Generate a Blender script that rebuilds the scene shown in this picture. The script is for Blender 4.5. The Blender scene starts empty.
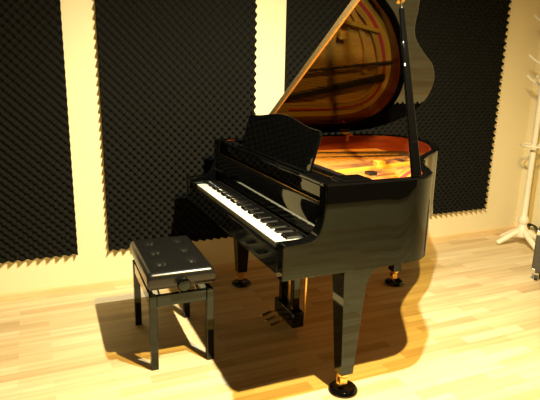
import bpy, bmesh, math, random
from mathutils import Vector, Matrix
random.seed(4)
S = bpy.context.scene
C = S.collection

# ------------------------------------------------------------ camera
cd = bpy.data.cameras.new('camera'); cam = bpy.data.objects.new('camera', cd); C.objects.link(cam)
R = Vector((0.91654, -0.39945, 0.01984)); U = Vector((0.07943, 0.23042, 0.96984)); F = R.cross(U) * -1
M = Matrix((R, U, -F)).transposed().to_4x4(); M.translation = Vector((0, 0, 1.461))
cam.matrix_world = M
cd.sensor_width = 36; cd.sensor_fit = 'HORIZONTAL'; cd.lens = 540.6 * 36 / 540
cd.clip_start = .05
S.camera = cam
# ------------------------------------------------------------ world, light, exposure
w = bpy.data.worlds.new('world'); S.world = w; w.use_nodes = True
w.node_tree.nodes['Background'].inputs[0].default_value = (.9, .8, .6, 1)
w.node_tree.nodes['Background'].inputs[1].default_value = 0.0
S.view_settings.view_transform = 'Standard'; S.view_settings.look = 'None'
S.view_settings.gamma = 1; S.view_settings.use_curve_mapping = False
S.view_settings.exposure = 0.0
def spot(name, loc, target, power, color, size, blend, radius):
    d = bpy.data.lights.new(name, 'SPOT'); o = bpy.data.objects.new(name, d); C.objects.link(o)
    o.location = loc; d.energy = power; d.color = color; d.spot_size = size; d.spot_blend = blend
    d.shadow_soft_size = radius
    o.rotation_euler = (Vector(target) - Vector(loc)).to_track_quat('-Z', 'Y').to_euler()
    return o
spot('cool_ceiling_lamp', (1.19, 1.51, 2.5), (1.3, 2.0, 0), 440, (.94, 1, .87), math.radians(160), 1, .025)
spot('warm_ceiling_lamp', (1.19, 1.13, 2.52), (1.3, 1.8, 0), 560, (1, .64, .13), math.radians(160), 1, .025)

# ------------------------------------------------------------ materials
def mat(name, col, rough=.5, metal=0, spec=.5, coat=0):
    m = bpy.data.materials.new(name); m.use_nodes = True
    b = m.node_tree.nodes['Principled BSDF']
    b.inputs['Base Color'].default_value = (*col, 1); b.inputs['Roughness'].default_value = rough
    b.inputs['Metallic'].default_value = metal; b.inputs['Specular IOR Level'].default_value = spec
    b.inputs['Coat Weight'].default_value = coat
    return m
def noisy(m, c1, c2, scale, stretch=(1, 1, 1), bump=0, detail=4):
    nt = m.node_tree; b = nt.nodes['Principled BSDF']
    tc = nt.nodes.new('ShaderNodeTexCoord'); mp = nt.nodes.new('ShaderNodeMapping'); mp.inputs['Scale'].default_value = stretch
    nz = nt.nodes.new('ShaderNodeTexNoise'); nz.inputs['Scale'].default_value = scale; nz.inputs['Detail'].default_value = detail
    cr = nt.nodes.new('ShaderNodeValToRGB'); cr.color_ramp.elements[0].position = .3; cr.color_ramp.elements[1].position = .7
    cr.color_ramp.elements[0].color = (*c1, 1); cr.color_ramp.elements[1].color = (*c2, 1)
    nt.links.new(tc.outputs['Object'], mp.inputs[0]); nt.links.new(mp.outputs[0], nz.inputs['Vector'])
    nt.links.new(nz.outputs[0], cr.inputs[0]); nt.links.new(cr.outputs[0], b.inputs['Base Color'])
    if bump:
        bp = nt.nodes.new('ShaderNodeBump'); bp.inputs['Strength'].default_value = bump; bp.inputs['Distance'].default_value = .002
        nt.links.new(nz.outputs[0], bp.inputs['Height']); nt.links.new(bp.outputs[0], b.inputs['Normal'])
    return m
black = mat('black_lacquer', (.0015, .0015, .0016), .025, spec=.5)
black.node_tree.nodes['Principled BSDF'].inputs['Specular Tint'].default_value = (.82, 1, 1, 1)  # cool cast of the reflected room light, put into the specular tint
satin = mat('satin_black', (.01, .01, .011), .3)
dull = noisy(mat('black_felted', (.012, .012, .012), .9), (.008, .008, .008), (.02, .02, .02), 60)
brass = noisy(mat('brass', (.8, .5, .15), .22, 1), (.82, .5, .14), (.9, .62, .24), 12)
lid_shade = noisy(mat('lid_shaded_strut', (.06, .03, .012), .5, .3), (.045, .022, .01), (.07, .036, .015), 20)  # shade under the lid, put into the colour of the bass struts
copper = mat('copper_winding', (.75, .36, .08), .45, .2)
brass_s = noisy(mat('brushed_brass', (.8, .55, .2), .5, 1), (.80, .58, .26), (.92, .70, .36), 60)
chrome = mat('chrome', (.7, .7, .68), .15, 1)
ivory = mat('ivory_white', (.86, .84, .76), .25)
ebony = mat('black_key', (.003, .003, .003), .1)
plate_m = noisy(mat('gold_plate', (.8, .45, .07), .4, .25), (.82, .38, .035), (.88, .43, .05), 9)
sound_m = noisy(mat('spruce', (.75, .45, .14), .35), (.80, .34, .04), (.88, .42, .06), 8, (1, 14, 1))
veneer = noisy(mat('veneer', (.5, .12, .03), .22), (.13, .018, .007), (.21, .03, .010), 6, (1, 1, 9))
felt_r = noisy(mat('red_felt', (.55, .03, .03), .95), (.5, .02, .02), (.62, .05, .04), 80)
steel = mat('steel_string', (.75, .72, .65), .3, .9)
felt_w = noisy(mat('white_felt', (.8, .78, .7), .95), (.75, .72, .65), (.85, .82, .76), 80)
leather = noisy(mat('black_leather', (.02, .02, .019), .28), (.005, .005, .0048), (.009, .009, .0085), 220, bump=.12)
foam = noisy(mat('charcoal_foam', (.03, .03, .028), .95, spec=.1), (.006, .006, .0055), (.011, .011, .0095), 120, bump=.3)
wallm = noisy(mat('cream_paint', (.8, .72, .5), .85, spec=.2), (.80, .71, .48), (.83, .74, .51), 1.4)
ceilm = noisy(mat('ceiling_paint', (.6, .55, .42), .9, spec=.1), (.16, .15, .12), (.18, .165, .13), 2)
darkw = noisy(mat('added_dark_foam', (.05, .05, .045), .95, spec=.1), (.012, .012, .011), (.02, .02, .017), 30)
white_wood = noisy(mat('white_paint', (.85, .8, .66), .45), (.82, .77, .62), (.87, .82, .68), 20)
tolex = noisy(mat('dark_vinyl', (.05, .045, .04), .6), (.045, .04, .034), (.07, .062, .052), 150, bump=.3)
grille = noisy(mat('grille_cloth', (.09, .08, .07), .9), (.05, .045, .04), (.12, .11, .09), 300)
rubber = mat('black_rubber', (.02, .02, .02), .6)
base_m = noisy(mat('baseboard_wood', (.75, .56, .30), .45), (.70, .51, .26), (.80, .60, .34), 5, (1, 1, 12))
skirt_line = None

def floor_mat():
    m = bpy.data.materials.new('laminate_planks'); m.use_nodes = True
    nt = m.node_tree; b = nt.nodes['Principled BSDF']; L = nt.links
    tc = nt.nodes.new('ShaderNodeTexCoord')
    br = nt.nodes.new('ShaderNodeTexBrick')
    br.offset = .37; br.offset_frequency = 2; br.squash = 1
    br.inputs['Scale'].default_value = 1; br.inputs['Brick Width'].default_value = .42; br.inputs['Row Height'].default_value = .065
    br.inputs['Mortar Size'].default_value = .0007; br.inputs['Mortar Smooth'].default_value = .2
    br.inputs['Color1'].default_value = (0, 0, 0, 1); br.inputs['Color2'].default_value = (1, 1, 1, 1); br.inputs['Mortar'].default_value = (.3, .3, .3, 1)
    L.new(tc.outputs['Object'], br.inputs['Vector'])
    cr = nt.nodes.new('ShaderNodeValToRGB')
    e = cr.color_ramp.elements
    e[0].position = 0; e[0].color = (.55, .40, .215, 1); e[1].position = 1; e[1].color = (.77, .64, .42, 1)
    x = cr.color_ramp.elements.new(.3); x.color = (.67, .51, .295, 1)
    x = cr.color_ramp.elements.new(.6); x.color = (.72, .575, .35, 1)
    L.new(br.outputs['Color'], cr.inputs[0])
    mp = nt.nodes.new('ShaderNodeMapping'); mp.inputs['Scale'].default_value = (1.6, 34, 1)
    L.new(tc.outputs['Object'], mp.inputs[0])
    nz = nt.nodes.new('ShaderNodeTexNoise'); nz.inputs['Scale'].default_value = 1; nz.inputs['Detail'].default_value = 6
    L.new(mp.outputs[0], nz.inputs['Vector'])
    mx = nt.nodes.new('ShaderNodeMix'); mx.data_type = 'RGBA'; mx.blend_type = 'MULTIPLY'; mx.inputs[0].default_value = .5
    g = nt.nodes.new('ShaderNodeValToRGB'); g.color_ramp.elements[0].position = .33; g.color_ramp.elements[0].color = (.62, .58, .5, 1)
    g.color_ramp.elements[1].position = .62; g.color_ramp.elements[1].color = (1, 1, 1, 1)
    L.new(nz.outputs[0], g.inputs[0]); L.new(cr.outputs[0], mx.inputs[6]); L.new(g.outputs[0], mx.inputs[7])
    L.new(mx.outputs[2], b.inputs['Base Color'])
    b.inputs['Roughness'].default_value = .42; b.inputs['Specular IOR Level'].default_value = .4
    bp = nt.nodes.new('ShaderNodeBump'); bp.inputs['Strength'].default_value = .05; bp.inputs['Distance'].default_value = .001
    L.new(br.outputs['Fac'], bp.inputs['Height']); L.new(bp.outputs[0], b.inputs['Normal'])
    return m
floor_m = floor_mat()

# ------------------------------------------------------------ mesh helpers
def tag(o, label=None, cat=None, group=None, kind=None):
    if label: o['label'] = label
    if cat: o['category'] = cat
    if group: o['group'] = group
    if kind: o['kind'] = kind
    return o
def empty(name, loc, label, cat, group=None, rz=0):
    o = bpy.data.objects.new(name, None); C.objects.link(o); o.location = loc; o.rotation_euler = (0, 0, rz)
    o.empty_display_size = .1
    return tag(o, label, cat, group)
def build(name, bm, m, parent=None, smooth=False, bevel=0, seg=2, autos=False):
    bmesh.ops.recalc_face_normals(bm, faces=bm.faces[:])
    me = bpy.data.meshes.new(name); bm.to_mesh(me); bm.free()
    for mm in (m if isinstance(m, (list, tuple)) else [m]): me.materials.append(mm)
    o = bpy.data.objects.new(name, me); C.objects.link(o)
    if parent: o.parent = parent
    if smooth:
        for p in me.polygons: p.use_smooth = True
    if autos:
        for p in me.polygons: p.use_smooth = True
        me.set_sharp_from_angle(angle=math.radians(35))
    if bevel:
        b = o.modifiers.new('bevel', 'BEVEL'); b.width = bevel; b.segments = seg; b.limit_method = 'ANGLE'; b.angle_limit = math.radians(35)
        if smooth or autos: pass
        else:
            for p in me.polygons: p.use_smooth = True
            me.set_sharp_from_angle(angle=math.radians(35)); b.harden_normals = False
    return o
def box(bm, a, b, mi=0):
    x0, x1 = sorted((a[0], b[0])); y0, y1 = sorted((a[1], b[1])); z0, z1 = sorted((a[2], b[2]))
    v = [bm.verts.new(p) for p in ((x0,y0,z0),(x1,y0,z0),(x1,y1,z0),(x0,y1,z0),(x0,y0,z1),(x1,y0,z1),(x1,y1,z1),(x0,y1,z1))]
    for f in ((0,3,2,1),(4,5,6,7),(0,1,5,4),(1,2,6,5),(2,3,7,6),(3,0,4,7)):
        q = bm.faces.new([v[i] for i in f]); q.material_index = mi
    return v
def boxo(name, a, b, m, parent=None, bevel=0):
    bm = bmesh.new(); box(bm, a, b); return build(name, bm, m, parent, bevel=bevel)
def prism(bm, pts, fn):
    """pts 2D outline, fn(p, side)->3D for side 0/1"""
    A = [bm.verts.new(fn(p, 0)) for p in pts]; B = [bm.verts.new(fn(p, 1)) for p in pts]
    n = len(pts)
    for i in range(n): bm.faces.new((A[i], A[(i+1) % n], B[(i+1) % n], B[i]))
    bm.faces.new(A); bm.faces.new(B[::-1])
def lathe(bm, prof, c=(0, 0, 0), n=24, mat3=None):
    rings = []
    for r, z in prof:
        ring = []
        for k in range(n):
            a = 2*math.pi*k/n; p = Vector((r*math.cos(a), r*math.sin(a), z))
            if mat3: p = mat3 @ p
            ring.append(bm.verts.new(p + Vector(c)))
        rings.append(ring)
    for i in range(len(rings)-1):
        for k in range(n): bm.faces.new((rings[i][k], rings[i][(k+1) % n], rings[i+1][(k+1) % n], rings[i+1][k]))
    bm.faces.new(rings[0][::-1]); bm.faces.new(rings[-1])
def tube(bm, pts, r, n=10):
    pts = [Vector(p) for p in pts]; rings = []
    for i, p in enumerate(pts):
        d = (pts[min(i+1, len(pts)-1)] - pts[max(i-1, 0)]).normalized()
        a = d.orthogonal().normalized() if i == 0 else (a0 - d*a0.dot(d)).normalized()
        a0 = a; b = d.cross(a); rr = r[i] if isinstance(r, (list, tuple)) else r
        rings.append([bm.verts.new(p + rr*(math.cos(2*math.pi*k/n)*a + math.sin(2*math.pi*k/n)*b)) for k in range(n)])
    for i in range(len(rings)-1):
        for k in range(n): bm.faces.new((rings[i][k], rings[i][(k+1) % n], rings[i+1][(k+1) % n], rings[i+1][k]))
    bm.faces.new(rings[0][::-1]); bm.faces.new(rings[-1])
def spline(P, step=8):
    out = []
    for i in range(len(P)-1):
        p0 = P[max(i-1, 0)]; p1 = P[i]; p2 = P[i+1]; p3 = P[min(i+2, len(P)-1)]
        for k in range(step):
            t = k/step
            out.append(tuple(.5*((2*p1[j]) + (-p0[j]+p2[j])*t + (2*p0[j]-5*p1[j]+4*p2[j]-p3[j])*t*t + (-p0[j]+3*p1[j]-3*p2[j]+p3[j])*t**3) for j in range(len(p1))))
    out.append(tuple(P[-1])); return out
def offset(pts, d):
    """offset an open 2D polyline to its left by d"""
    out = []
    for i, p in enumerate(pts):
        a = Vector(pts[max(i-1, 0)]); b = Vector(pts[min(i+1, len(pts)-1)]); t = (b-a).normalized()
        out.append((p[0]-t.y*d, p[1]+t.x*d))
    return out
def copy_one(o, parent, loc=None):
    c = o.copy(); C.objects.link(c); c.parent = parent
    if loc is not None: c.location = loc
    return c

# ------------------------------------------------------------ room
WY = 3.506; WX = 4.045; X0 = -3.2; Y0 = -.45; H = 2.7
def struct(name, a, b, m): return tag(boxo(name, a, b, m), kind='structure')
struct('floor', (X0, Y0, -.06), (WX, WY, 0), floor_m)
struct('wall_back', (X0-.1, WY, -.06), (WX+.1, WY+.1, H), wallm)
struct('wall_right', (WX, Y0, -.06), (WX+.1, WY, H), wallm)
struct('wall_left', (X0-.1, Y0, -.06), (X0, WY, H), wallm)
struct('wall_front', (X0-.1, Y0-.1, -.06), (WX+.1, Y0, H), wallm)
struct('added_wall_front_foam', (X0+.05, Y0, .26), (WX-.05, Y0+.045, H-.05), darkw)   # added foam band on the wall behind the camera
struct('ceiling', (X0-.1, Y0-.1, H), (WX+.1, WY+.1, H+.1), ceilm)
def skirting(name, prof, fn, a, b):
    bm = bmesh.new(); prism(bm, prof, lambda p, s: fn(p, a if s == 0 else b)); return tag(build(name, bm, base_m), kind='structure')
prof = [(0, 0), (.014, 0), (.014, .036), (.011, .046), (.005, .052), (0, .052)]
skirting('baseboard_back', prof, lambda p, t: (t, WY-p[0], p[1]), X0, WX-.015)
skirting('baseboard_right', prof, lambda p, t: (WX-p[0], t, p[1]), Y0, WY)

# acoustic foam (egg crate)
def foam_panel(x0, x1, z0, z1, label):
    p = .0545; base = .018; amp = .017; n = 8
    nx = max(1, round((x1-x0)/p)); nz = max(1, round((z1-z0)/p))
    NX, NZ = nx*n, nz*n
    verts = []; faces = []
    sx = (x1-x0)/NX; sz = (z1-z0)/NZ
    for j in range(NZ+1):
        for i in range(NX+1):
            ph = 2*math.pi*i/n; pz = 2*math.pi*j/n
            c = math.cos(ph)*math.cos(pz)
            h = base + amp + amp*c*(1.15-.15*c*c)
            verts.append((x0+i*sx, WY-h, z0+j*sz))
    W1 = NX+1
    for j in range(NZ):
        for i in range(NX): faces.append((j*W1+i, j*W1+i+1, (j+1)*W1+i+1, (j+1)*W1+i))
    def side(idx):
        s = len(verts)
        for k in idx:
            v = verts[k]; verts.append((v[0], WY-.001, v[2]))
        for a in range(len(idx)-1): faces.append((idx[a], s+a, s+a+1, idx[a+1]))
    side([i for i in range(W1)]); side([NZ*W1+i for i in range(W1)])
    side([j*W1 for j in range(NZ+1)]); side([j*W1+NX for j in range(NZ+1)])
    me = bpy.data.meshes.new('acoustic_foam_panel'); me.from_pydata(verts, [], faces); me.update(); me.materials.append(foam)
    k = NX*NZ
    for q in me.polygons: q.use_smooth = q.index < k
    o = bpy.data.objects.new('acoustic_foam_panel', me); C.objects.link(o)
    bm = bmesh.new(); bm.from_mesh(me); bmesh.ops.recalc_face_normals(bm, faces=bm.faces[:]); bm.to_mesh(me); bm.free()
    tag(o, label, 'acoustic foam', 'egg crate foam panels on the back wall')
ZB = .262
foam_panel(-.82, .202, ZB, ZB+2.0, 'charcoal egg crate foam panel at the far left, nearest the picture edge')
foam_panel(.395, 1.408, ZB, ZB+2.0, 'charcoal egg crate foam panel behind the bench and keyboard end of the piano')
foam_panel(1.64, 3.62, ZB, ZB+2.0, 'wide charcoal egg crate foam panel behind the open piano lid and the prop')

# ------------------------------------------------------------ piano
PX, PY = .904, 2.554
W = .727; RT = 1.0; RB = .617
piano = empty('grand_piano', (PX, PY, 0), 'glossy black baby grand piano with its lid propped open', 'grand piano')
out = [(.15, -W), (.3, -W), (.45, -W), (.58, -W), (.66, -.712), (.735, -.66), (.79, -.58), (.85, -.47), (.92, -.37), (1.01, -.285), (1.11, -.205), (1.23, -.11),
       (1.35, .03), (1.445, .20), (1.487, .36), (1.475, .50), (1.40, .62), (1.27, .695), (1.10, .722), (.95, W), (.6, W), (.3, W), (.15, W)]
outl = spline(out, 7)
TH = .048
inn = offset(outl, TH)
# inner end points square
bm = bmesh.new()
ro = [(bm.verts.new((*p, RB)), bm.verts.new((*p, RT-.006)), bm.verts.new((p[0]+(q[0]-p[0])*.12, p[1]+(q[1]-p[1])*.12, RT)),
       bm.verts.new((p[0]+(q[0]-p[0])*.88, p[1]+(q[1]-p[1])*.88, RT)), bm.verts.new((*q, RT-.006)), bm.verts.new((*q, RB))) for p, q in zip(outl, inn)]
for a, b in zip(ro[:-1], ro[1:]):
    for k in range(5):
        bm.faces.new((a[k], b[k], b[k+1], a[k+1]))
    bm.faces.new((a[5], b[5], b[0], a[0]))
bm.faces.new(ro[0]); bm.faces.new(ro[-1][::-1])
build('rim', bm, black, piano, autos=True)
# veneer lining
lin_o = offset(outl, TH+.0003); lin_i = offset(outl, TH+.006)
bm = bmesh.new()
rr = [(bm.verts.new((*p, .70)), bm.verts.new((*p, RT-.008)), bm.verts.new((*q, RT-.008)), bm.verts.new((*q, .70))) for p, q in zip(lin_o[4:-4], lin_i[4:-4])]
for a, b in zip(rr[:-1], rr[1:]):
    for k in range(4): bm.faces.new((a[k], b[k], b[(k+1) % 4], a[(k+1) % 4]))
bm.faces.new(rr[0]); bm.faces.new(rr[-1][::-1])
tag(build('rim_lining', bm, veneer, piano, autos=True), 'reddish brown wood veneer lining')
# arms
arm = spline([(-.036, .755), (-.03, .766), (.0, .768), (.05, .771), (.09, .777), (.118, .797), (.137, .84), (.1465, .90), (.1485, .96), (.150, RT)], 5)
arm = [(-.036, RB)] + arm + [(.150, RB)]
for s in (-1, 1):
    bm = bmesh.new(); rows = []
    for (vv, e) in ((W, .004), (W-.0012, .0012), (W-.004, 0), (W-.054, 0), (W-.0568, .0012), (W-.058, .004)):
        row = []
        for i, p in enumerate(arm):
            q0 = Vector(arm[i-1]); q1 = Vector(arm[(i+1) % len(arm)])
            a_ = (Vector(p)-q0); b_ = (q1-Vector(p))
            n1 = Vector((a_.y, -a_.x)).normalized(); n2 = Vector((b_.y, -b_.x)).normalized()
            if i == 0: nn_ = Vector((1, 1)) if False else Vector((1, 0))
            elif i == len(arm)-1 or i == 1 and False: nn_ = Vector((0, 1))
            else:
                nn_ = (n1+n2).normalized()
                if i >= len(arm)-3: nn_ = Vector((1, 0)) if i == len(arm)-3 and False else (n1 if i < len(arm)-1 else Vector((0, 0)))
            if i == 0: nn_ = Vector((1, 1))
            if i >= len(arm)-2: nn_ = Vector((0, 1)) if p[1] < .7 else Vector((0, -1))
            row.append(bm.verts.new((p[0]+nn_.x*e, s*vv, p[1]+nn_.y*e)))
        rows.append(row)
    for a_, b_ in zip(rows[:-1], rows[1:]):
        for i in range(len(arm)): bm.faces.new((a_[i], a_[(i+1) % len(arm)], b_[(i+1) % len(arm)], b_[i]))
    bm.faces.new(rows[0]); bm.faces.new(rows[-1][::-1])
    ar = build('arm', bm, black, piano, autos=True); ar.data.set_sharp_from_angle(angle=math.radians(14))
    boxo('key_block', (-.02, s*(W-.0585), .672), (.135, s*.619, .752), black, piano, .004)
# keybed, slip
boxo('key_bed', (-.012, -W+.0585, RB), (.40, W-.0585, .671), black, piano, .003)
boxo('key_slip', (-.034, -W+.0585, RB+.006), (-.0125, W-.0585, .722), black, piano, .003)
# keys
kw = 1.2250/52
def key_mesh(): 
    bm = bmesh.new(); box(bm, (0, -kw/2+.0005, .702), (.148, kw/2-.0005, .735))
    return bm
wk = build('white_key', key_mesh(), ivory, piano, bevel=.0012)
for i in range(52):
    o = wk if i == 0 else copy_one(wk, piano)
    o.location = (.0, .6125-kw*(i+.5), 0)          # bass at +Y
bm = bmesh.new()
prism(bm, [(.05, .7355), (.052, .743), (.058, .750), (.146, .750), (.146, .7355)], lambda p, k: (p[0], (-.0064 if k == 0 else .0064), p[1]))
bk = build('black_key', bm, ebony, piano, bevel=.0012)
first = True
for i in range(51):
    n = (i+5) % 7            # A B C D E F G, i=0 is A -> index 5
    if n in (2, 6): continue  # E-F, B-C
    o = bk if first else copy_one(bk, piano); first = False
    o.location = (0, .6125-kw*(i+1), 0)
# fallboard (open, standing behind the keys)
bm = bmesh.new()
prism(bm, [(.150, .748), (.146, .80), (.150, .895), (.157, .907), (.170, .908), (.180, .90), (.178, .80), (.178, .748)], lambda p, k: (p[0], (-.667 if k == 0 else .667), p[1]))
fb = build('fallboard', bm, black, piano, bevel=.003)
boxo('fallboard_felt', (.138, -.612, .7485), (.1485, .612, .752), dull, piano)
bm = bmesh.new(); tube(bm, [(.166, -.655, .9115), (.166, .655, .9115)], .0025)
hb = build('hinge', bm, brass, fb)
# nameboard/front rail under the desk
boxo('front_rail', (.184, -.675, .885), (.215, .675, .974), black, piano, .004)
# desk shelf and rails
boxo('desk_shelf', (.176, -.66, .976), (.262, .66, .992), black, piano, .004)
boxo('desk_back_bar', (.312, -.559, .974), (.330, .559, .990), black, piano, .003)
for s in (-1, 1): boxo('desk_rail', (.2625, s*.672, .972), (.40, s*.560, 1.000), black, piano, .005)
# music desk
bm = bmesh.new(); N = 48; pts = []
for k in range(N+1):
    v = -.435 + .87*k/N; t = abs(v)/.435
    top = 1.178 + .036*(.5+.5*math.cos(math.pi*min(1, t*1.15))) - (.02*max(0, (t-.96)/.04)**2)
    pts.append((v, top))
pts = [(-.435, .9925)] + pts + [(.435, .9925)]
sl = (.275-.215)/.21
prism(bm, pts, lambda p, k: (.222+sl*(p[1]-.9925) + (.013 if k else 0), p[0], p[1]))
md = build('music_desk', bm, black, piano, bevel=.003)
bm = bmesh.new(); tube(bm, [(.258, .25, .996), (.252, .25, 1.04)], .005); build('desk_strut', bm, brass, piano)
bm = bmesh.new(); tube(bm, [(.258, -.25, .996), (.252, -.25, 1.04)], .005); build('desk_strut', bm, brass, piano)
boxo('desk_ledge', (.196, -.435, .9922), (.221, .435, 1.0), black, piano, .002)
# soundboard, plate
ins = offset(outl, TH+.007)
inn2 = [p for p in ins if p[0] > .2]
bm = bmesh.new(); prism(bm, inn2, lambda p, k: (p[0], p[1], .845 if k else .835))
build('soundboard', bm, sound_m, piano)
def clip(pts): return pts
band_o = [p for p in ins if p[0] > .40]
def band(name, d, z0, z1, m, lo=.40, hi=9, inner=0.0):
    src = [p for p in ins if lo < p[0] < hi] if hi < 9 else [p for p in ins if p[0] > lo]
    a = offset(src, inner) ; b = offset(src, inner+d)
    bm = bmesh.new()
    R_ = [(bm.verts.new((*p, z0)), bm.verts.new((*p, z1)), bm.verts.new((*q, z1)), bm.verts.new((*q, z0))) for p, q in zip(a, b)]
    for x, y in zip(R_[:-1], R_[1:]):
        for k in range(4): bm.faces.new((x[k], y[k], y[(k+1) % 4], x[(k+1) % 4]))
    bm.faces.new(R_[0]); bm.faces.new(R_[-1][::-1])
    return build(name, bm, m, piano, autos=True)
band('plate_flange', .10, .868, .888, plate_m)
# pin block area of the plate
bm = bmesh.new(); box(bm, (.30, -.66, .872), (.47, .66, .893)); build('pin_panel', bm, plate_m, piano, bevel=.004)
# plate struts, the two bass ones coloured dark for the lid's shade
for (a, b, hw_, m_) in (((.47, .56), (1.38, .36), .022, lid_shade), ((.47, .36), (1.40, .25), .007, lid_shade), ((.47, -.10), (1.22, .04), .012, plate_m)):
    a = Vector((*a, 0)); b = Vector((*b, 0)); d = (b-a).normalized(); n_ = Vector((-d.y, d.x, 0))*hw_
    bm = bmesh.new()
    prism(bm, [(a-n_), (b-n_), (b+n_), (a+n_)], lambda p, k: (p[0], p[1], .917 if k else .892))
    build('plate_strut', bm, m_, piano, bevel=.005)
# bridge
bs = spline([(.52, -.56), (.66, -.46), (.80, -.30), (.95, -.14), (1.10, .02), (1.20, .18), (1.24, .34)], 8)
bm = bmesh.new(); o2 = offset(bs, .03)
R_ = [(bm.verts.new((*p, .8455)), bm.verts.new((*p, .880)), bm.verts.new((*q, .880)), bm.verts.new((*q, .8455))) for p, q in zip(bs, o2)]
for x, y in zip(R_[:-1], R_[1:]):
    for k in range(4): bm.faces.new((x[k], y[k], y[(k+1) % 4], x[(k+1) % 4]))
bm.faces.new(R_[0]); bm.faces.new(R_[-1][::-1]); build('bridge', bm, sound_m, piano, autos=True)
# red felt along the hitch pins (bent side), strings
band('hitch_felt', .022, .8885, .893, felt_r, lo=.66, inner=.045)
hp = [p for p in offset(ins, .075) if p[0] > .5]
hp = [p for p in hp if p[1] < .45]
bm = bmesh.new()
n = 78
for k in range(n):
    q = hp[int(k*(len(hp)-1)/(n-1))]
    v0 = -.60 + 1.05*k/(n-1)
    tube(bm, [(.35, v0, .905), (.38, v0, .908), (q[0], q[1], .897)], .0008, 4)
tag(build('strings', bm, steel, piano), 'dense fan of steel strings', kind='stuff')
bm = bmesh.new()
for k in range(26):
    v0 = .60 - .62*k/25
    tube(bm, [(.35, v0, .915), (.38, v0, .918), (1.30, .60-.35*k/25, .904)], .0012, 4)
tag(build('bass_strings', bm, copper, piano), 'copper wound bass strings', kind='stuff')
# dampers
bm = bmesh.new(); box(bm, (0, -.005, 0), (.05, .005, .032), 0); box(bm, (-.002, -.0048, -.008), (.052, .0048, -.0002), 1)
dm = build('damper', bm, [satin, felt_w], piano)
for k in range(60):
    o = dm if k == 0 else copy_one(dm, piano)
    o.location = (.392, .60-.0190*k, .929)
bm = bmesh.new(); box(bm, (.70, -.215, .905), (.745, -.165, .922), 0); box(bm, (.705, -.21, .8975), (.74, -.17, .9048), 1)
tag(build('treble_damper', bm, [satin, felt_w], piano), 'last black damper with white felt')
bm = bmesh.new(); box(bm, (.93, .05, .893), (.985, .10, .925)); build('strut_brace', bm, sound_m, piano, bevel=.004)
# tuning pins
bm = bmesh.new()
for r in range(3):
    for k in range(60):
        x = .312+.014*r; v = .62-1.22*k/59 + .004*r
        tube(bm, [(x, v, .8935), (x, v, .918)], .0028, 5)
tag(build('tuning_pins', bm, steel, piano), 'rows of small steel tuning pins', kind='stuff')
# hinges of the lid on the bass side
for x in (.56, 1.08):
    bm = bmesh.new(); box(bm, (x, W-.044, 1.0005), (x+.07, W-.006, 1.005)); box(bm, (x+.01, W-.0600, .955), (x+.06, W-.0545, 1.0045)); box(bm, (x+.01, W-.0600, 1.0006), (x+.06, W-.040, 1.0045)); tube(bm, [(x, W-.004, 1.008), (x+.07, W-.004, 1.008)], .006)
    build('lid_hinge', bm, brass, piano)
# lid
TA = math.radians(33.0); HV, HZ = W-.002, 1.016
def L(u, s, t):     # s away from hinge toward treble, t thickness (up)
    return (u, HV - s*math.cos(TA) + t*math.sin(TA)*1.0, HZ + s*math.sin(TA) + t*math.cos(TA))
U0 = .462
lo = offset(outl, -.014)
lid_pts = [(p[0], HV-p[1]) for p in lo if p[0] > U0]
lid_pts = [(U0, W+W+.01)] + lid_pts + [(U0, -.012)]
bm = bmesh.new(); prism(bm, lid_pts, lambda p, k: L(p[0], p[1], .019 if k else 0))
build('lid', bm, black, piano, bevel=.003)
bm = bmesh.new(); prism(bm, [(U0+.004, .0), (U0+.004, 2*W+.012), (U0+.30, 2*W+.012), (U0+.30, 0)], lambda p, k: L(p[0], p[1], .041 if k else .022))
build('lid_flap', bm, black, piano, bevel=.003)
bm = bmesh.new(); prism(bm, [(U0-.012, .01), (U0-.012, 2*W), (U0-.0005, 2*W), (U0-.0005, .01)], lambda p, k: L(p[0], p[1], .030 if k else -.002))
tag(build('lid_piano_hinge', bm, brass_s, piano), 'long brass hinge strip along lid edge')
# prop
pa = Vector((.605, -W+.024, 1.001)); pb = Vector(L(.668, 1.355, -.004))
d = (pb-pa).normalized()
bm = bmesh.new()
side = Vector((1, 0, 0)); nn = d.cross(side).normalized()
def bar(bm, a, b, wa, wb, ta, tb):
    A = [bm.verts.new(a + side*sx*wa + nn*sy*ta) for sx, sy in ((-1,-1),(1,-1),(1,1),(-1,1))]
    B = [bm.verts.new(b + side*sx*wb + nn*sy*tb) for sx, sy in ((-1,-1),(1,-1),(1,1),(-1,1))]
    for i in range(4): bm.faces.new((A[i], A[(i+1) % 4], B[(i+1) % 4], B[i]))
    bm.faces.new(A[::-1]); bm.faces.new(B)
bar(bm, pa, pa+(pb-pa)*.96, .022, .011, .011, .008)
pr = build('lid_prop', bm, black, piano, bevel=.003)
bm = bmesh.new(); tube(bm, [pa+(pb-pa)*.955, pa+(pb-pa)*.975, pb], [.009, .007, .005]); tag(build('prop_tip', bm, chrome, pr), 'bright metal tip')
bm = bmesh.new(); q = L(.668, 1.355, -.0015); lathe(bm, [(.02, -.002), (.02, .001)], q, 16, Matrix.Rotation(-TA, 3, 'X')); build('prop_socket', bm, brass, piano)
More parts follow.
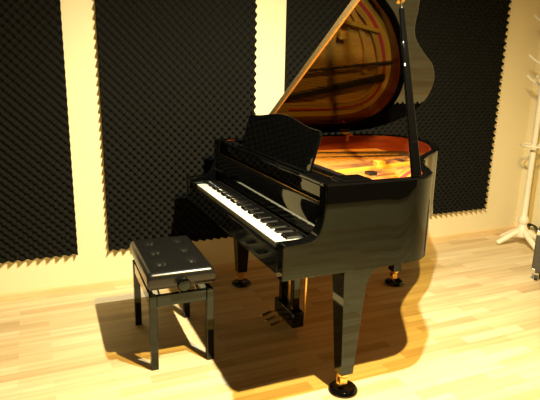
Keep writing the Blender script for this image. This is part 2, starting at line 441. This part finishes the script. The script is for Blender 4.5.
# legs
def leg(u, v, sgn):
    bm = bmesh.new()
    hw0, hw1 = .056, .031; d0, d1 = .052, .031
    zt = RB-.0005; zb = .098
    out_ = spline([(u+.150, zt), (u+.105, zt-.012), (u+.072, zt-.045), (u+hw0, zt-.10)], 5)
    pts = [(u-hw0-.002, zt)] + [(u-hw0, zt-.05), (u-hw1, zb), (u+hw1, zb)] + [(p[0], p[1]) for p in out_[::-1]]
    def fn(p, k):
        t = (zt-p[1])/(zt-zb); dd = d0+(d1-d0)*t
        return (p[0], v+(dd if k else -dd), p[1])
    prism(bm, pts, fn)
    lg = build('leg', bm, black, piano, bevel=.004)
    bm = bmesh.new(); lathe(bm, [(.026, .078), (.028, .084), (.028, .0975)], (u, v, 0), 20)
    box(bm, (u-.024, v-.018, .042), (u+.012, v-.012, .079)); box(bm, (u-.024, v+.012, .042), (u+.012, v+.018, .079))
    c = build('caster', bm, brass, lg)
    bm = bmesh.new(); lathe(bm, [(.021, -.010), (.024, -.006), (.024, .006), (.021, .010)], (u-.008, v, .046), 20, Matrix.Rotation(math.pi/2, 3, 'X'))
    tag(build('caster_wheel', bm, brass, c), 'brass wheel')
    return lg
LEGS = [(.318, -.664), (.318, .672), (1.315, .31)]
leg(*LEGS[0], -1); leg(*LEGS[1], 1); leg(*LEGS[2], 1)
# caster cups (loose pieces under the casters)
cups = [(LEGS[0], 'round black caster cup under the front leg nearest the camera'), (LEGS[1], 'round black caster cup under the far front leg behind the bench'),
        (LEGS[2], 'round black caster cup under the tail leg of the piano')]
cupo = None
for (u, v), lab in cups:
    if cupo is None:
        bm = bmesh.new(); lathe(bm, [(.056, 0), (.065, .002), (.068, .008), (.065, .016), (.056, .023), (.046, .026), (.041, .025), (.038, .0205), (0.001, .0205)], (0, 0, 0), 36)
        cupo = build('caster_cup', bm, black, None, autos=True); o = cupo
    else:
        o = cupo.copy(); C.objects.link(o)
    o.location = (PX+u+.003, PY+v, .0004)
    tag(o, lab, 'caster cup', 'caster cups under the piano legs')
# lyre
ly = boxo('lyre_box', (.325, -.115, .045), (.395, .135, .135), black, piano, .006)
for v in (-.065, .085):
    bm = bmesh.new(); prism(bm, [(.338, .136), (.345, RB-.001), (.385, RB-.001), (.380, .136)], lambda p, k: (p[0], v+(.02 if k else -.02), p[1])); build('lyre_post', bm, black, piano, bevel=.004)
for v in (-.005, .025):
    bm = bmesh.new(); tube(bm, [(.37, v, .136), (.37, v, RB-.001)], .003); build('pedal_rod', bm, brass, piano)
boxo('lyre_top_block', (.33, -.09, .585), (.39, .11, .6165), black, piano, .003)
for v in (-.10, .12):
    bm = bmesh.new(); tube(bm, [(.405, v, .11), (.412, v, .60), (.418, v, .64), (.42, v, .834)], .0065); build('lyre_brace', bm, brass, piano)
for v in (-.055, .01, .075):
    pts = spline([(.324, v, .075), (.28, v, .072), (.245, v, .062), (.215, v, .056)], 4)
    bm = bmesh.new()
    n_ = len(pts); rings = []
    for i, p in enumerate(pts):
        wv = .008 + .006*(i/(n_-1)); h_ = .004
        rings.append([bm.verts.new((p[0], p[1]+a*wv, p[2]+b*h_)) for a, b in ((-1,-1),(1,-1),(1,1),(-1,1))])
    for a, b in zip(rings[:-1], rings[1:]):
        for k in range(4): bm.faces.new((a[k], a[(k+1) % 4], b[(k+1) % 4], b[k]))
    bm.faces.new(rings[0][::-1]); bm.faces.new(rings[-1])
    build('pedal', bm, brass, piano, bevel=.003)

# ------------------------------------------------------------ bench
bench = empty('piano_bench', (.603, 2.641, 0), 'black adjustable piano bench with a buttoned leather seat, before the keyboard', 'piano bench', rz=math.radians(-1.3))
a, b = .163, .273   # half width (x), half length (y)
BT = [(x, y) for x in (-.078, .080) for y in (-.150, .015, .180)]
bm = bmesh.new(); NX, NY = 70, 112
def seat_h(x, y):
    ex = (a-abs(x))/.024; ey = (b-abs(y))/.024
    r = 0
    for e in (ex, ey):
        if e < 1: r += (1-e)**2.4*.014
    h = .503 - r
    # crown
    h += .004*(1-(x/a)**2)*(1-(y/b)**2)
    for bx, by in BT:
        dx, dy = x-bx, y-by; d2 = math.hypot(dx, dy)
        h -= .014*math.exp(-(d2/.019)**2) + .006*math.exp(-(d2/.045)**2)
        for ddx, ddy in ((.079, .082), (.079, -.082), (-.079, .082), (-.079, -.082)):
            ln = math.hypot(ddx, ddy); tx, ty = ddx/ln, ddy/ln
            s_ = dx*tx+dy*ty; c_ = abs(-dx*ty+dy*tx)
            if 0 < s_ < ln: h -= .0022*math.exp(-(c_/.006)**2)*(1-s_/ln)
    return h
g = {}
for i in range(NX+1):
    for j in range(NY+1):
        x = -a+2*a*i/NX; y = -b+2*b*j/NY
        g[i, j] = bm.verts.new((x, y, seat_h(x, y)))
for i in range(NX):
    for j in range(NY): bm.faces.new((g[i,j], g[i+1,j], g[i+1,j+1], g[i,j+1]))
loop = [(i, 0) for i in range(NX)] + [(NX, j) for j in range(NY)] + [(i, NY) for i in range(NX, 0, -1)] + [(0, j) for j in range(NY, 0, -1)]
prev = [g[k] for k in loop]
for (off, z) in ((.003, .470), (.003, .445), (0, .432), (-.006, .428)):
    ring = []
    for k in loop:
        v = g[k].co
        ring.append(bm.verts.new((v.x*(1+off/a), v.y*(1+off/b), z)))
    for i in range(len(loop)): bm.faces.new((prev[i], prev[(i+1) % len(loop)], ring[(i+1) % len(loop)], ring[i]))
    prev = ring
bm.faces.new(prev)
seat = build('seat', bm, leather, bench, smooth=True)
for x, y in BT:
    bm = bmesh.new(); z = seat_h(x, y)+.0015
    lathe(bm, [(.009, -.003), (.0095, 0), (.007, .003), (.0025, .0045)], (x, y, z), 16); build('button', bm, leather, seat, smooth=True)
boxo('seat_board', (-a+.012, -b+.012, .417), (a-.012, b-.012, .4275), satin, bench)
# legs and frame
FA, FB = .158, .268; LT = .388
for sx in (-1, 1):
    for sy in (-1, 1):
        bm = bmesh.new()
        x0, x1 = sx*FA, sx*(FA-.036); y0, y1 = sy*FB, sy*(FB-.036)
        box(bm, (x0, y0, 0.001), (x1, y1, LT)); build('leg', bm, black, bench, bevel=.003)
for sy in (-1, 1): boxo('frame_rail', (-FA+.0365, sy*(FB-.004), .330), (FA-.0365, sy*(FB-.028), LT-.002), black, bench, .002)
for sx in (-1, 1): boxo('frame_rail', (sx*(FA-.004), -FB+.0365, .330), (sx*(FA-.028), FB-.0365, LT-.002), black, bench, .002)
# lifting mechanism
for sx in (-1, 1):
    x = sx*.095
    bm = bmesh.new()
    side = Vector((1, 0, 0))
    for (p, q) in (((x, -.19, .352), (x, -.03, .412)), ((x, -.03, .352), (x, -.19, .412)), ((x, .05, .352), (x, .2, .412)), ((x, .2, .352), (x, .05, .412))):
        p, q = Vector(p), Vector(q); d = (q-p).normalized(); nn = d.cross(side).normalized(); bar(bm, p, q, .003, .003, .009, .009)
    build('lifting_arm', bm, satin, bench)
bm = bmesh.new(); tube(bm, [(0, -.262, .405), (0, .20, .405)], .007); sp = build('spindle', bm, chrome, bench)
bm = bmesh.new(); lathe(bm, [(.012, -.288), (.027, -.290), (.032, -.298), (.032, -.312), (.027, -.320), (.012, -.323)], (0, 0, .446), 28, Matrix(((1,0,0),(0,0,1),(0,-1,0))).transposed().to_3x3() if False else Matrix(((1,0,0),(0,0,1),(0,1,0))))
build('height_knob', bm, black, bench, autos=True)
bm = bmesh.new(); tube(bm, [(0, -.292, .446), (0, -.277, .446)], .011); build('knob_collar', bm, chrome, bench)
for y in (-.215, .225): boxo('cross_rail', (-FA+.005, y-.012, .340), (FA-.005, y+.012, .352), satin, bench)

# ------------------------------------------------------------ coat stand
cx, cy = 3.755, 3.17
rack = empty('coat_stand', (cx, cy, 0), 'white painted wooden coat stand on splayed feet in the right corner', 'coat stand')
bm = bmesh.new(); lathe(bm, [(.030, .075), (.048, .085), (.052, .11), (.048, .15), (.034, .17), (.030, .19), (.040, .205), (.043, .225), (.034, .25), (.024, .265), (.0225, .50), (.0225, 1.80), (.028, 1.83), (.02, 1.87), (.008, 1.89)], (0, 0, 0), 20)
build('pole', bm, white_wood, rack, autos=True)
for (ex, ey) in ((-.195, .07), (-.05, -.225), (.17, -.13), (.2, .11), (-.01, .20)):
    e = Vector((ex, ey, 0)); d = e.normalized()
    bm = bmesh.new(); tube(bm, [tuple(d*.03+Vector((0, 0, .13))), tuple(d*.09+Vector((0, 0, .095))), tuple(e*.96+Vector((0, 0, .028))), tuple(e+Vector((0, 0, .0225)))], [.024, .024, .021, .018], 10); build('foot', bm, white_wood, rack, autos=True)
for z, n_, r0 in ((1.34, 4, .35), (1.50, 4, .55), (1.80, 4, .4)):
    for k in range(n_):
        t = r0 + k*math.pi/2; d = Vector((math.cos(t), math.sin(t), 0))
        bm = bmesh.new(); tube(bm, [tuple(d*.015+Vector((0, 0, z))), tuple(d*.09+Vector((0, 0, z+.045))), tuple(d*.125+Vector((0, 0, z+.075)))], [.010, .009, .012], 8); build('peg', bm, white_wood, rack, autos=True)
bm = bmesh.new()
ring = [(.10*math.cos(2*math.pi*k/28), .10*math.sin(2*math.pi*k/28), .86) for k in range(29)]
tube(bm, ring, .009, 8); tube(bm, [(-.1, 0, .86), (.1, 0, .86)], .007, 8); build('umbrella_ring', bm, white_wood, rack, autos=True)

# ------------------------------------------------------------ amplifier at the right edge
amp = empty('rolling_cabinet', (3.445, 2.590, 0), 'dark grey cabinet on small casters, cut off by the right edge', 'cabinet', rz=math.radians(34))
bm = bmesh.new(); box(bm, (-.25, -.125, .062), (.25, .125, .375)); build('cabinet', bm, tolex, amp, bevel=.012, seg=3)
bm = bmesh.new(); box(bm, (-.22, -.1315, .09), (.22, -.126, .285)); build('grille', bm, grille, amp, bevel=.002)
bm = bmesh.new(); box(bm, (-.22, -.1315, .295), (.22, -.126, .35)); build('control_panel', bm, chrome, amp, bevel=.002)
for sx in (-1, 1):
    for sy in (-1, 1):
        for z in (.0615, .341):
            bm = bmesh.new(); box(bm, (sx*.2525, sy*.1275, z), (sx*.222, sy*.097, z+.035)); build('corner', bm, chrome, amp, bevel=.006, seg=3)
        bm = bmesh.new(); lathe(bm, [(.018, -.010), (.022, -.007), (.022, .007), (.018, .010)], (sx*.215, sy*.09, .0225), 20, Matrix.Rotation(math.pi/2, 3, 'X')); build('caster_wheel', bm, rubber, amp)
        bm = bmesh.new(); box(bm, (sx*.215-.014, sy*.09-.016, .045), (sx*.215+.014, sy*.09+.016, .0612)); box(bm, (sx*.215-.012, sy*.09-.0155, .012), (sx*.215+.012, sy*.09-.0125, .046)); box(bm, (sx*.215-.012, sy*.09+.0125, .012), (sx*.215+.012, sy*.09+.0155, .046)); build('caster_bracket', bm, chrome, amp)
# cable behind the stand
bm = bmesh.new(); pts = []
for k in range(90):
    t = k/89*2*math.pi*3.0; r = .055+.012*math.sin(t*.37)
    pts.append((r*math.cos(t), r*math.sin(t), .006+.0125*int(k//30)*1.0 if False else .0065+.034*k/89))
tube(bm, spline(pts, 2), .006, 7)
cb = build('coiled_cable', bm, rubber, None, smooth=True); cb.location = (3.968, 3.265, .074); cb.rotation_euler = (0, math.radians(78), 0)
tag(cb, 'small coil of black cable leaning on the right wall behind the coat stand', 'cable')
